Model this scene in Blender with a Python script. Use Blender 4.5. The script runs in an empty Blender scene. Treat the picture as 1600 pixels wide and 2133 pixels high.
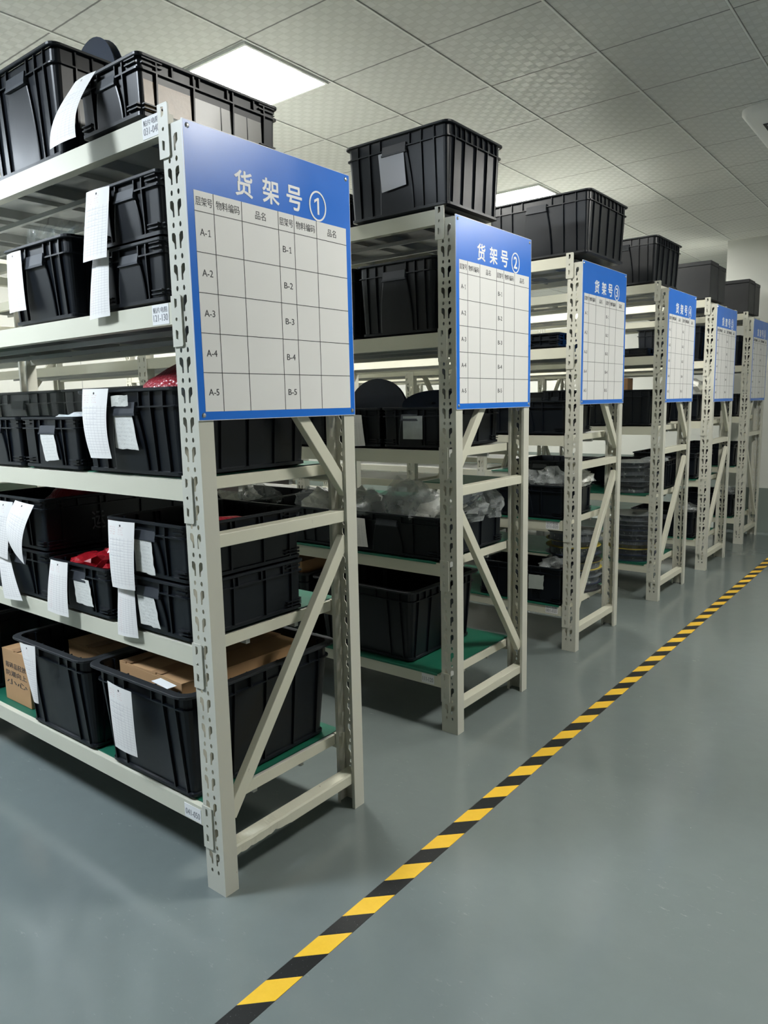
import bpy, bmesh, math, random
from mathutils import Vector, Matrix, noise
from mathutils.geometry import delaunay_2d_cdt
random.seed(7)
SC = bpy.context.scene
COL = SC.collection
PI = math.pi

# ------------------------------------------------------------------ camera
cam_d = bpy.data.cameras.new('camera'); cam = bpy.data.objects.new('camera', cam_d); COL.objects.link(cam)
SC.camera = cam
F, CP, YAW, PIT, ROL = 1523.83, (1.50669, -1.16483, 1.34773), 0.668686, -0.148547, -0.0208369
cam_d.sensor_fit = 'HORIZONTAL'; cam_d.sensor_width = 36; cam_d.lens = F * 36 / 1600
cam_d.clip_start = 0.05; cam_d.clip_end = 60
fw = Vector((-math.sin(YAW) * math.cos(PIT), math.cos(YAW) * math.cos(PIT), math.sin(PIT)))
rt0 = Vector((math.cos(YAW), math.sin(YAW), 0)); up0 = rt0.cross(fw)
rt = rt0 * math.cos(ROL) + up0 * math.sin(ROL); up = -rt0 * math.sin(ROL) + up0 * math.cos(ROL)
mw = Matrix((rt, up, -fw)).transposed().to_4x4(); mw.translation = Vector(CP)
cam.matrix_world = mw

# ------------------------------------------------------------------ world / exposure
w = bpy.data.worlds.new('world'); SC.world = w; w.use_nodes = True
w.node_tree.nodes['Background'].inputs[0].default_value = (0.9, 0.95, 1, 1)
w.node_tree.nodes['Background'].inputs[1].default_value = 0.05
vs = SC.view_settings
vs.view_transform = 'Standard'; vs.look = 'None'; vs.gamma = 1; vs.exposure = 3.1
try: vs.use_curve_mapping = False
except Exception: pass
LIGHT_POWER = 9.5
SC.cycles.max_bounces = 10; SC.cycles.diffuse_bounces = 5; SC.cycles.glossy_bounces = 4
SC.cycles.transparent_max_bounces = 16
SC.cycles.use_denoising = True

# ------------------------------------------------------------------ material helpers
class NT:
    def __init__(s, name):
        s.m = bpy.data.materials.new(name); s.m.use_nodes = True
        s.t = s.m.node_tree; s.b = s.t.nodes['Principled BSDF']; s.out = s.t.nodes['Material Output']
    def n(s, typ, **k):
        o = s.t.nodes.new(typ)
        for a, b in k.items(): setattr(o, a, b)
        return o
    def lk(s, a, b): s.t.links.new(a, b)
    def M(s, op, *a):
        o = s.n('ShaderNodeMath', operation=op)
        for i, v in enumerate(a):
            if isinstance(v, (int, float)): o.inputs[i].default_value = v
            else: s.lk(v, o.inputs[i])
        return o.outputs[0]
    def mix(s, f, a, b):
        o = s.n('ShaderNodeMix', data_type='RGBA')
        for i, v in ((0, f), (6, a), (7, b)):
            if isinstance(v, (int, float)): o.inputs[i].default_value = v
            elif isinstance(v, tuple): o.inputs[i].default_value = (*v, 1)
            else: s.lk(v, o.inputs[i])
        return o.outputs[2]
    def coord(s, kind='Object', scale=None):
        o = s.n('ShaderNodeTexCoord').outputs[kind]
        if scale:
            mp = s.n('ShaderNodeMapping'); mp.inputs['Scale'].default_value = scale
            s.lk(o, mp.inputs[0]); o = mp.outputs[0]
        return o
    def noise(s, vec, scale=5, detail=3, rough=.5):
        o = s.n('ShaderNodeTexNoise'); o.inputs['Scale'].default_value = scale
        o.inputs['Detail'].default_value = detail; o.inputs['Roughness'].default_value = rough
        s.lk(vec, o.inputs['Vector']); return o.outputs[0]
    def voro(s, vec, scale=5, out=0):
        o = s.n('ShaderNodeTexVoronoi'); o.inputs['Scale'].default_value = scale
        s.lk(vec, o.inputs['Vector']); return o.outputs[out]
    def ramp(s, f, a, b):       # smooth step of f from a to b
        o = s.n('ShaderNodeMapRange'); s.lk(f, o.inputs[0])
        o.inputs[1].default_value = a; o.inputs[2].default_value = b; return o.outputs[0]
    def bump(s, h, strength=.3, dist=.002):
        o = s.n('ShaderNodeBump'); o.inputs['Strength'].default_value = strength
        o.inputs['Distance'].default_value = dist; s.lk(h, o.inputs['Height']); s.lk(o.outputs[0], s.b.inputs['Normal'])
    def set(s, **k):
        for a, v in k.items():
            i = s.b.inputs[a.replace('_', ' ')]
            if isinstance(v, (int, float)): i.default_value = v
            elif isinstance(v, tuple): i.default_value = (*v, 1)
            else: s.lk(v, i)
        return s

def simple(name, col, rough=.5, var=.06, scale=8, metal=0, spec=.5):
    t = NT(name); c = t.coord('Object')
    nz = t.noise(c, scale, 4)
    dk = tuple(x * (1 - var) for x in col); lt = tuple(min(1, x * (1 + var)) for x in col)
    t.set(Base_Color=t.mix(nz, dk, lt), Roughness=t.M('ADD', t.M('MULTIPLY', nz, .15), rough - .07), Metallic=metal)
    t.b.inputs['Specular IOR Level'].default_value = spec
    return t.m

def sep(t, c):
    o = t.n('ShaderNodeSeparateXYZ'); t.lk(c, o.inputs[0]); return o.outputs

def mk_carrier():
    t = NT('carrier_tape'); c = t.coord('Object'); x, y, z = sep(t, c)
    a = t.M('MULTIPLY', t.M('ARCTAN2', y, x), 26); f = t.M('FRACT', t.M('ADD', a, 100))
    col = t.mix(t.M('LESS_THAN', f, .45), (.035, .04, .05), (.20, .22, .24)); n = t.noise(c, 40, 3)
    t.set(Base_Color=t.mix(t.ramp(n, .62, .66), col, (.35, .38, .38)), Roughness=.25); return t.m
M_TAPEC = mk_carrier()
# painted rack steel: cream grey enamel with small chips and rusty stains
def mk_steel(name, col):
    t = NT(name); c = t.coord('Object')
    n1 = t.noise(c, 3, 5); n2 = t.noise(t.coord('Object', (1, 1, .35)), 38, 4, .7)
    base = t.mix(n1, tuple(x * .93 for x in col), tuple(x * 1.04 for x in col))
    chip = t.ramp(n2, .70, .735)
    col2 = t.mix(chip, base, (.25, .21, .17))
    t.set(Base_Color=col2, Roughness=t.M('ADD', t.M('MULTIPLY', n1, .2), .3)); t.bump(n1, .06, .01)
    return t.m
M_STEEL = mk_steel('rack_enamel', (.62, .61, .50))
M_STEEL2 = mk_steel('rack_enamel_post', (.58, .575, .50))
M_DECK = simple('deck_enamel', (.42, .43, .41), .45)
# black crate plastic
def mk_plastic(name, col, r):
    t = NT(name); c = t.coord('Object')
    n1 = t.noise(c, 6, 5, .6); n2 = t.noise(t.coord('Object', (1, 1, .25)), 60, 3)
    dust = t.ramp(n1, .45, .85)
    t.set(Base_Color=t.mix(t.M('MULTIPLY', dust, .35), col, tuple(x * 2.0 + .003 for x in col)),
          Roughness=t.M('ADD', t.M('MULTIPLY', n1, .22), r)); t.bump(n2, .03, .003)
    t.b.inputs['Specular IOR Level'].default_value = .36
    return t.m
M_CRATE = mk_plastic('crate_plastic', (.0028, .0045, .0075), .25)
M_RIM = mk_plastic('crate_rim_plastic', (.0045, .0065, .0095), .28)
M_TRIM = mk_plastic('tote_rim_plastic', (.016, .018, .021), .38)
M_CASE = mk_plastic('case_board', (.022, .023, .025), .42)
M_TAB = mk_plastic('tab_plastic', (.030, .034, .042), .38)
M_BLUE = simple('sign_blue', (.003, .150, .66), .30, .03)
M_WHITE = simple('sign_white', (.74, .74, .73), .42, .02)
M_INK = simple('sign_ink', (.03, .03, .035), .5)
M_LWHITE = simple('letter_white', (.85, .85, .85), .45, .02)
M_GREYINK = simple('faded_ink', (.23, .23, .25), .6)
M_EDGE = simple('sign_edge', (.6, .62, .66), .35)
M_ZINC = simple('zinc', (.55, .55, .55), .28, metal=.9)
M_MAT = simple('green_mat', (.006, .105, .062), .5, .15, 20)
M_TAG = simple('tag_paper', (.80, .80, .80), .6, .04)
M_CARD = simple('cardboard', (.42, .25, .12), .75, .12, 14)
M_CARD2 = simple('cardboard_edge', (.30, .17, .08), .8)
M_DISC = simple('reel_blue', (.022, .032, .062), .33, .15, 12)
M_REELK = simple('reel_black', (.014, .014, .017), .35)
M_REELC = simple('reel_clear', (.13, .145, .16), .22, .2, 30)
M_REELY = simple('reel_yellow', (.45, .36, .05), .45, .2, 30)
M_BLACK = simple('black_gap', (.01, .01, .01), .6)
M_ACW = simple('unit_white', (.74, .75, .72), .35, .02)
def mk_led(name, col, p):
    t = NT(name); t.set(Base_Color=(1, 1, 1)); t.b.inputs['Emission Color'].default_value = (*col, 1); t.b.inputs['Emission Strength'].default_value = p; return t.m
M_LED = mk_led('led_panel', (1, .99, .93), LIGHT_POWER)
M_LEDC = mk_led('led_panel_cool', (.82, .91, 1), LIGHT_POWER * 1.7)

def mk_floor():
    t = NT('epoxy_floor'); c = t.coord('Object')
    n1 = t.noise(c, .9, 4); n2 = t.noise(c, 14, 6, .65); n3 = t.noise(c, 160, 2)
    a = t.mix(n1, (.136, .160, .156), (.163, .190, .183)); a = t.mix(t.M('MULTIPLY', n2, .35), a, (.20, .235, .228))
    # white scuffs and scratches
    sc = t.M('MULTIPLY', t.ramp(t.noise(t.coord('Object', (1, 2.2, 1)), 26, 6, .75), .60, .70), t.ramp(t.noise(c, 2.1, 2), .48, .62))
    a = t.mix(t.M('MULTIPLY', sc, .45), a, (.38, .40, .38))
    sp = t.M('LESS_THAN', t.voro(c, 9), .012)
    a = t.mix(t.M('MULTIPLY', sp, .7), a, (.6, .62, .6))
    t.set(Base_Color=a, Roughness=t.M('ADD', t.M('MULTIPLY', n2, .12), .085)); t.bump(t.M('ADD', t.M('MULTIPLY', n3, .15), n2), .05, .004)
    t.b.inputs['Specular IOR Level'].default_value = .5
    return t.m
M_FLOOR = mk_floor()

TX0, TY0, TS = -1.4567, .5187, .5344     # ceiling grid origin and pitch
def mk_ceiling():
    t = NT('ceiling_tiles'); c = t.coord('Object'); x, y, z = sep(t, c)
    u = t.M('FRACT', t.M('ADD', t.M('DIVIDE', t.M('SUBTRACT', x, TX0), TS), 100)); v = t.M('FRACT', t.M('ADD', t.M('DIVIDE', t.M('SUBTRACT', y, TY0), TS), 100))
    def edge(f, wd): return t.M('LESS_THAN', t.M('MINIMUM', f, t.M('SUBTRACT', 1, f)), wd)
    seam = t.M('MAXIMUM', edge(u, .013), edge(v, .007))
    # pressed basket-weave pattern
    N = 14.0
    a = t.M('MULTIPLY', u, N); b = t.M('MULTIPLY', v, N)
    par = t.M('MODULO', t.M('ADD', t.M('FLOOR', a), t.M('FLOOR', b)), 2)
    fa = t.M('ABSOLUTE', t.M('SUBTRACT', t.M('FRACT', a), .5)); fb = t.M('ABSOLUTE', t.M('SUBTRACT', t.M('FRACT', b), .5))
    h = t.M('ADD', t.M('MULTIPLY', par, t.M('LESS_THAN', fa, .42)), t.M('MULTIPLY', t.M('SUBTRACT', 1, par), t.M('MULTIPLY', t.M('LESS_THAN', fb, .30), .35)))
    col = t.mix(h, (.56, .57, .54), (.61, .62, .59))
    col = t.mix(seam, col, (.17, .17, .165))
    t.set(Base_Color=col, Roughness=t.M('SUBTRACT', .60, t.M('MULTIPLY', h, .28))); t.bump(h, .18, .002)
    return t.m
M_CEIL = mk_ceiling()
def mk_wall(name, seams):
    t = NT(name); c = t.coord('Object'); x, y, z = sep(t, c)
    n = t.noise(c, 2, 3); col = t.mix(n, (.60, .61, .57), (.64, .65, .61))
    if seams:
        f = t.M('FRACT', t.M('ADD', t.M('DIVIDE', t.M('ADD', x, y), 1.15), 50.2))
        col = t.mix(t.M('LESS_THAN', f, .006), col, (.3, .32, .31))
    t.set(Base_Color=col, Roughness=.5); return t.m
M_WALL = mk_wall('painted_wall', False); M_WALLP = mk_wall('panel_wall', True)
M_DADO = simple('dado_green_grey', (.20, .235, .215), .4, .05, 3)

def mk_tape():
    t = NT('hazard_tape'); c = t.coord('Object'); x, y, z = sep(t, c)
    s = t.M('SUBTRACT', y, t.M('SUBTRACT', x, .309))
    f = t.M('FRACT', t.M('ADD', t.M('DIVIDE', t.M('ADD', s, .227), .1812), 40))
    yl = t.M('LESS_THAN', f, .5); n = t.noise(c, 40, 5, .7); sp = t.M('GREATER_THAN', t.noise(c, 300, 2), .73)
    ylw = t.mix(n, (.72, .42, .025), (.86, .55, .05)); blk = t.mix(sp, (.012, .013, .013), (.2, .2, .2))
    t.set(Base_Color=t.mix(yl, blk, ylw), Roughness=t.M('ADD', .3, t.M('MULTIPLY', n, .25))); t.bump(n, .08, .001)
    return t.m
M_TAPE = mk_tape()

def mk_ledger(name, red):
    t = NT(name); c = t.coord('UV'); u, v, _ = sep(t, c)
    def band(f, a, b): return t.M('MULTIPLY', t.M('GREATER_THAN', f, a), t.M('LESS_THAN', f, b))
    hl = t.M('LESS_THAN', t.M('FRACT', t.M('MULTIPLY', v, 25)), .10)
    vl = t.M('LESS_THAN', t.M('FRACT', t.M('MULTIPLY', t.M('SUBTRACT', u, .06), 6.8)), .06)
    body = t.M('MULTIPLY', band(v, .05, .76), band(u, .06, .95))
    ln = t.M('MULTIPLY', t.M('MAXIMUM', hl, vl), body)
    tx = t.M('GREATER_THAN', t.noise(t.coord('UV', (60, 90, 1)), 1, 2), .56)
    row = t.M('LESS_THAN', t.M('FRACT', t.M('MULTIPLY', v, 30)), .45)
    head = t.M('MULTIPLY', t.M('MULTIPLY', tx, row), t.M('MULTIPLY', band(v, .79, .93), t.M('MAXIMUM', band(u, .06, .3), band(u, .42, .62))))
    hand = t.M('MULTIPLY', t.M('MULTIPLY', tx, t.M('LESS_THAN', t.M('FRACT', t.M('MULTIPLY', v, 12.5)), .3)), t.M('MULTIPLY', band(v, .42, .74), band(u, .08, .62)))
    side = t.M('MULTIPLY', t.M('MULTIPLY', tx, row), t.M('MULTIPLY', band(v, .1, .74), band(u, .08, .3)))
    pap = t.mix(t.noise(c, 3, 3), (.72, .70, .68), (.78, .77, .75))
    col = t.mix(t.M('MULTIPLY', ln, .55), pap, (.30, .28, .30))
    col = t.mix(t.M('MULTIPLY', head, .6), col, (.55, .12, .10))
    col = t.mix(t.M('MULTIPLY', side if red else hand, .5), col, (.55, .15, .15) if red else (.15, .15, .22))
    hole = t.M('LESS_THAN', t.M('ADD', t.M('POWER', t.M('SUBTRACT', u, .5), 2), t.M('MULTIPLY', t.M('POWER', t.M('SUBTRACT', v, .935), 2), 3)), .0009)
    col = t.mix(hole, col, (.03, .03, .03))
    t.set(Base_Color=col, Roughness=.7); return t.m
M_LEDGER = mk_ledger('ledger_card', False); M_LEDGER2 = mk_ledger('ledger_card_red', True)
def mk_note():
    t = NT('handwritten_note'); c = t.coord('UV'); u, v, _ = sep(t, c)
    tx = t.M('GREATER_THAN', t.noise(t.coord('UV', (34, 60, 1)), 1, 3), .57)
    row = t.M('LESS_THAN', t.M('FRACT', t.M('MULTIPLY', v, 9)), .5)
    m = t.M('MULTIPLY', t.M('MULTIPLY', tx, row), t.M('MULTIPLY', t.M('GREATER_THAN', u, .12), t.M('LESS_THAN', u, .88)))
    n = t.noise(c, 5, 4)
    t.set(Base_Color=t.mix(t.M('MULTIPLY', m, .5), t.mix(n, (.60, .60, .56), (.74, .74, .71)), (.12, .12, .14)), Roughness=.35); t.bump(n, .4, .004)
    return t.m
M_NOTE = mk_note()

def mk_film(name, tint, dens, rough, wr):
    t = NT(name); c = t.coord('Object'); n = t.noise(c, 18, 5, .65)
    st = t.noise(t.coord('Object', (40, 40, 7)), 1, 4, .7)
    t.set(Base_Color=tint, Roughness=rough, Alpha=t.M('ADD', dens, t.M('MULTIPLY', t.ramp(st if wr else n, .55, .75), .35)))
    t.b.inputs['Specular IOR Level'].default_value = .8
    t.bump(n if not wr else st, .6, .01)
    return t.m
M_BAG = mk_film('clear_bag', (.62, .66, .66), .26, .16, False)
M_BAGW = mk_film('milky_bag', (.78, .78, .72), .72, .28, False)
M_FILM = mk_film('stretch_film', (.30, .36, .36), .10, .12, True)
def mk_bubble(name, c1, c2):
    t = NT(name); c = t.coord('Object'); vo = t.voro(c, 95); n = t.noise(c, 30, 3)
    hi = t.ramp(vo, .16, .0)
    t.set(Base_Color=t.mix(t.M('MULTIPLY', hi, t.ramp(n, .5, .62)), t.mix(n, c1, tuple(x * 1.5 for x in c1)), c2), Roughness=.28); t.bump(vo, .9, .004)
    return t.m
M_BUBBLE = mk_bubble('red_bubble_wrap', (.26, .020, .030), (.75, .40, .42))
M_BUBBLEW = mk_bubble('clear_bubble_wrap', (.50, .52, .53), (.9, .9, .9))
M_REDBAG = simple('red_plastic_bag', (.28, .008, .014), .18, .4, 25)
M_AMBER = NT('amber_patch'); _n = M_AMBER.noise(M_AMBER.coord('Object'), 12, 5, .7)  # mottled brown colour for patches on the crate side
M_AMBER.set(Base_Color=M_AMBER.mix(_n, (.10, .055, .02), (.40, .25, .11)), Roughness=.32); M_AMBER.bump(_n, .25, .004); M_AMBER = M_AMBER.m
M_SHEEN = simple('sheen_panel', (.075, .078, .068), .3, .35, 9)  # light reflected in the glossy black plastic, painted as grey
M_SHEEN2 = simple('sheen_panel_pale', (.11, .108, .092), .28, .35, 9)  # paler grey for the same painted reflection
M_SMUDGE = simple('print_grey', (.10, .11, .12), .6)

# ------------------------------------------------------------------ mesh helpers
class MB:
    def __init__(s): s.v = []; s.f = []; s.mi = []; s.uv = None; s.cur = 0
    def add(s, vs, fs):
        k = len(s.v); s.v += [tuple(p) for p in vs]; s.f += [tuple(i + k for i in f) for f in fs]; s.mi += [s.cur] * len(fs); return s
    def box(s, x0, x1, y0, y1, z0, z1):
        return s.add([(x0, y0, z0), (x1, y0, z0), (x1, y1, z0), (x0, y1, z0), (x0, y0, z1), (x1, y0, z1), (x1, y1, z1), (x0, y1, z1)],
              [(0, 3, 2, 1), (4, 5, 6, 7), (0, 1, 5, 4), (1, 2, 6, 5), (2, 3, 7, 6), (3, 0, 4, 7)])
    def hexa(s, p): # 8 points bottom ring, top ring
        return s.add(p, [(0, 3, 2, 1), (4, 5, 6, 7), (0, 1, 5, 4), (1, 2, 6, 5), (2, 3, 7, 6), (3, 0, 4, 7)])
    def loops(s, L, cap0=True, cap1=True, close=True):
        n = len(L[0]); k = len(s.v); vs = [p for l in L for p in l]; fs = []
        for i in range(len(L) - 1):
            for j in range(n if close else n - 1):
                a = i * n + j; b = i * n + (j + 1) % n; fs.append((a, b, b + n, a + n))
        if cap0: fs.append(tuple(reversed(range(n))))
        if cap1: fs.append(tuple(range((len(L) - 1) * n, len(L) * n)))
        return s.add(vs, fs)
    def bar(s, p, q, wx, wn, nrm=(1, 0, 0)):   # box from p to q, wx thick along nrm, wn wide in the other direction
        p = Vector(p); q = Vector(q); d = (q - p).normalized(); n = Vector(nrm); t = d.cross(n).normalized()
        P = []
        for c in (p, q):
            for a, b in ((-1, -1), (1, -1), (1, 1), (-1, 1)): P.append(c + n * (a * wx / 2) + t * (b * wn / 2))
        return s.hexa([tuple(v) for v in P])
    def mesh(s, name, mats, smooth=False):
        m = bpy.data.meshes.new(name); m.from_pydata(s.v, [], s.f)
        for x in (mats if isinstance(mats, (list, tuple)) else [mats]): m.materials.append(x)
        for p, i in zip(m.polygons, s.mi): p.material_index = i; p.use_smooth = smooth
        if s.uv:
            u = m.uv_layers.new(name='UVMap')
            for lp in m.loops: u.data[lp.index].uv = s.uv[lp.vertex_index]
        m.update(); return m
    def build(s, name, mats, parent=None, smooth=False, loc=None, bevel=0):
        o = link(name, s.mesh(name, mats, smooth), parent)
        if loc is not None: o.location = loc
        if bevel:
            b = o.modifiers.new('bevel', 'BEVEL'); b.width = bevel; b.segments = 2; b.limit_method = 'ANGLE'
        return o
def link(name, data, parent=None):
    o = bpy.data.objects.new(name, data); COL.objects.link(o)
    if parent: o.parent = parent
    return o
def tag(o, label, cat, group=None, kind=None):
    o['label'] = label; o['category'] = cat
    if group: o['group'] = group
    if kind: o['kind'] = kind
    return o
def thing(name, label, cat, loc=(0, 0, 0), rz=0, group=None):
    o = bpy.data.objects.new(name, None); COL.objects.link(o); o.empty_display_size = .05
    o.location = loc; o.rotation_euler = (0, 0, rz); return tag(o, label, cat, group)
def struct(o): o['kind'] = 'structure'; return o
KIDS = {}
def copy_tree(o, parent=None):
    c = o.copy(); COL.objects.link(c)
    if parent: c.parent = parent
    for ch in list(o.children): copy_tree(ch, c)
    return c
def rr(x0, x1, y0, y1, r, z, k=4):    # rounded rectangle loop, counter-clockwise
    r = max(r, .0005); P = []
    for cx, cy, a0 in ((x1 - r, y0 + r, -90), (x1 - r, y1 - r, 0), (x0 + r, y1 - r, 90), (x0 + r, y0 + r, 180)):
        for i in range(k + 1):
            a = math.radians(a0 + 90 * i / k); P.append((cx + r * math.cos(a), cy + r * math.sin(a), z))
    return P
def holed(outer, holes, y0, th, dz=0):
    """flat plate in the XZ plane with real holes, thickness th towards +y"""
    vs = []; ed = []; 
    def addp(poly):
        k = len(vs); vs.extend(Vector(p) for p in poly); n = len(poly); ed.extend((k + i, k + (i + 1) % n) for i in range(n))
    addp(outer)
    for h in holes: addp(h)
    r = delaunay_2d_cdt(vs, ed, [], 1, 1e-6)
    V, E_, Fc = r[0], r[1], r[2]
    def inside(p, poly):
        c = False; n = len(poly)
        for i in range(n):
            a = poly[i]; b = poly[i - 1]
            if (a[1] > p[1]) != (b[1] > p[1]) and p[0] < (b[0] - a[0]) * (p[1] - a[1]) / (b[1] - a[1]) + a[0]: c = not c
        return c
    mb = MB(); keep = []
    for f in Fc:
        cx = sum(V[i][0] for i in f) / len(f); cy = sum(V[i][1] for i in f) / len(f)
        if inside((cx, cy), outer) and not any(inside((cx, cy), h) for h in holes): keep.append(tuple(f))
    mb.add([(v[0], y0, v[1] + dz) for v in V], keep)
    mb.add([(v[0], y0 + th, v[1] + dz) for v in V], [tuple(reversed(f)) for f in keep])
    for poly in [outer] + holes:
        n = len(poly); k = len(mb.v)
        mb.add([(p[0], y0, p[1] + dz) for p in poly] + [(p[0], y0 + th, p[1] + dz) for p in poly], [(i, (i + 1) % n, (i + 1) % n + n, i + n) for i in range(n)])
    return mb
def ell(cx, cz, rx, rz, n=10): return [(cx + rx * math.cos(2 * PI * i / n), cz + rz * math.sin(2 * PI * i / n)) for i in range(n)]

# ------------------------------------------------------------------ room shell
ZC = 2.83
X0, X1, Y0, Y1 = -5.2, 4.6, -7.5, 10.5
struct(MB().box(X0, X1, Y0, Y1, -.06, 0).build('floor', M_FLOOR))
struct(MB().box(X0, X1, Y0, Y1, ZC, ZC + .05).build('ceiling', M_CEIL))
struct(MB().box(X0 - .1, X0, Y0 - .1, Y1 + .1, 0, ZC).build('wall_left', M_WALLP))
struct(MB().box(X1, X1 + .1, Y0 - .1, Y1 + .1, 0, ZC).build('wall_right', M_WALL))
struct(MB().box(X0, X1, Y0 - .1, Y0, 0, ZC).build('wall_front', M_WALL))
struct(MB().box(X0, X1, Y1, Y1 + .1, 0, ZC).build('wall_back', M_WALL))
struct(MB().box(-.42, X1, 6.75, 7.15, 0, ZC).build('wall_far_right', M_WALL))
for i, (a, b, c_, d) in enumerate(((-.425, X1, 6.742, 6.7495), (-.43, -.4205, 6.742, 7.15), (X0, -.0, Y1 - .01, Y1 - .0005), (X0 + .0005, X0 + .01, Y0, Y1)), 1):
    struct(MB().box(a, b, c_, d, .0, .44).build('trim_%d' % i, M_DADO))
mb = MB()
i = -9
for i in range(-7, 11):
    x = TX0 + i * TS
    if X0 < x < X1: mb.box(x - .004, x + .004, Y0, Y1, ZC - .004, ZC)
struct(mb.build('trim_5', M_ACW))

# ceiling lights
def ceiling_light(i, j, label, led=None):
    x = TX0 + i * TS; y = TY0 + j * TS; e = .012
    t = thing('ceiling_light', label, 'light', (x + TS / 2, y + TS / 2, ZC - .012), 0, 'square panel lights in the ceiling')
    h = TS / 2 - e
    m = MB(); w_ = .012
    m.box(-h, h, -h, -h + w_, 0, .0118); m.box(-h, h, h - w_, h, 0, .0118); m.box(-h, -h + w_, -h + w_, h - w_, 0, .0118); m.box(h - w_, h, -h + w_, h - w_, 0, .0118)
    m.build('frame', M_ACW, t)
    MB().box(-h + w_, h - w_, -h + w_, h - w_, .003, .010).build('diffuser', led or M_LED, t)
for i in (-5, 0, 5):
    for j in (-4, 1, 6, 11, 16):
        if (i == 5 and (j > 10 or j < 0)) or (i, j) == (0, 16): continue
        if (i, j) == (0, 1): lb = 'bright square ceiling light panel above the rack with sign 1'
        elif (i, j) == (0, 6): lb = 'bright square ceiling light partly hidden by the crate on top of rack 3'
        else: lb = 'square ceiling light panel in the %s row, %s the camera end' % ({-5: 'far left', 0: 'middle', 5: 'aisle'}[i], {-4: 'first from', 1: 'second from', 6: 'third from', 11: 'fourth from', 16: 'fifth from'}[j])
        ceiling_light(i, j, lb, M_LEDC if j == -4 else None)
# ceiling air unit
t = thing('air_conditioner', 'white square ceiling air unit with slots at the right edge of the photo', 'air conditioner', (.885, 3.645, ZC - .035))
h = .425
MB().loops([rr(-h, h, -h, h, .09, .0348, 6), rr(-h, h, -h, h, .09, .014, 6), rr(-h + .02, h - .02, -h + .02, h - .02, .075, .0, 6)], cap0=False).build('panel', M_ACW, t, True)
for k in range(4):
    c, s_ = [(1, 0), (0, 1), (-1, 0), (0, -1)][k]
    def R_(x, y): return (x * c - y * s_, x * s_ + y * c)
    a = R_(-.20, -.35); b = R_(.20, -.27)
    sl = MB().box(min(a[0], b[0]), max(a[0], b[0]), min(a[1], b[1]), max(a[1], b[1]), -.003, .002).build('slot', M_BLACK, t)
    a = R_(-.19, -.33); b = R_(.19, -.275)
    MB().box(min(a[0], b[0]), max(a[0], b[0]), min(a[1], b[1]), max(a[1], b[1]), -.009, -.005).build('vane', M_ACW, sl)
g = MB()
for k in range(13): g.box(-.21, .21, -.21 + k * .034, -.21 + k * .034 + .012, -.006, .001)
g.build('grille', M_ACW, t)

# hazard tape
tag(MB().box(.309, .370, -4.2, 6.7, 0, .0012).build('floor_tape', M_TAPE), 'yellow and black striped hazard tape running along the grey floor', 'tape')

# ------------------------------------------------------------------ storage racks
RD, RH, PW, PF = .6, 2.02, .077, .047
LV = [2.057, 1.609, 1.158, .708, .240]
BAY = 1.975
def post_mesh(flip):
    holes = []
    n = int(RH / .075)
    for k in range(n):
        z = .063 + .075 * k
        if z > RH - .02: continue
        holes += [ell(-.053, z, .0045, .0068, 8), ell(-.026, z, .0045, .0068, 8)]
        zc = z + .0375
        if zc > RH - .03: continue
        K = [(-.0075, .018), (-.005, .0205), (.003, .0195), (.0075, .013), (.0075, -.019), (.0015, -.019), (.001, -.006), (-.0075, .003)]
        holes.append([(-.0545 + a, zc + b) for a, b in K])
        holes.append([(-.0255 - a, zc + b) for a, b in K])
    mb = holed([(-PW, 0), (0, 0), (0, RH), (-PW, RH)], holes, 0, .0018)
    mb.box(-.0018, 0, .0018, PF, 0, RH); mb.box(-PW, -PW + .0018, .0018, PF, 0, RH)
    mb.box(-.012, -.0018, PF - .0018, PF, 0, RH); mb.box(-PW + .0018, -PW + .012, PF - .0018, PF, 0, RH)
    if flip: mb.v = [(x, RD - y, z) for x, y, z in mb.v]; mb.f = [tuple(reversed(f)) for f in mb.f]
    return mb.mesh('post', M_STEEL2)
POST_N, POST_F = post_mesh(False), post_mesh(True)
def chan(p, q, name='brace', wn=.034):   # C channel brace seen from the aisle
    mb = MB(); P = Vector(p); Q = Vector(q)
    mb.bar(P, Q, .026, wn); return mb
def dented_bar(xa, y0, y1, z):
    mb = MB(); L = []; N = 60
    for i in range(N + 1):
        y = y0 + (y1 - y0) * i / N; k = max(0, min(1, (.27 - y) / .05)) * (1 if y > .02 else 0)
        n1 = noise.noise(Vector((y * 22, 3, 1))); n2 = noise.noise(Vector((y * 90, 7, 2)))
        bo = z - .018 + k * (.004 + .009 * abs(n1) + .005 * n2); xo = xa + .020 - k * .004 * abs(n2); tp = z + .018 - k * .005 * max(0, n1 + .2)
        L.append([(xa - .022, y, z - .018), (xo, y, bo), (xa + .020, y, tp - .006), (xo - .003, y, tp), (xa - .010, y, z + .018 - k * .006 * abs(n1)), (xa - .022, y, z + .018)])
    return mb.loops(L)
def frame_parts(root, x, mirror, dent=False):
    for m in (POST_N, POST_F):
        o = link('post', m, root); o.location = (x, 0, 0)
    xa = x - .030
    def my(y): return RD - y if mirror else y
    y0, y1 = .012, RD - .012
    for z in (.107, .995, 1.93):
        if dent and z < .2: dented_bar(xa, y0, y1, z).build('crossbar', M_STEEL, root); continue
        MB().box(xa - .022, xa + .020, y0, y1, z - .018, z + .018).build('crossbar', M_STEEL, root, bevel=.002)
    for (a, za, b, zb) in ((.560, .925, .045, .215), (.575, 1.07, .045, 1.735)):
        chan((xa + .006, my(a), za), (xa + .006, my(b), zb), wn=.038).build('brace', M_STEEL, root, bevel=.002)
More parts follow.
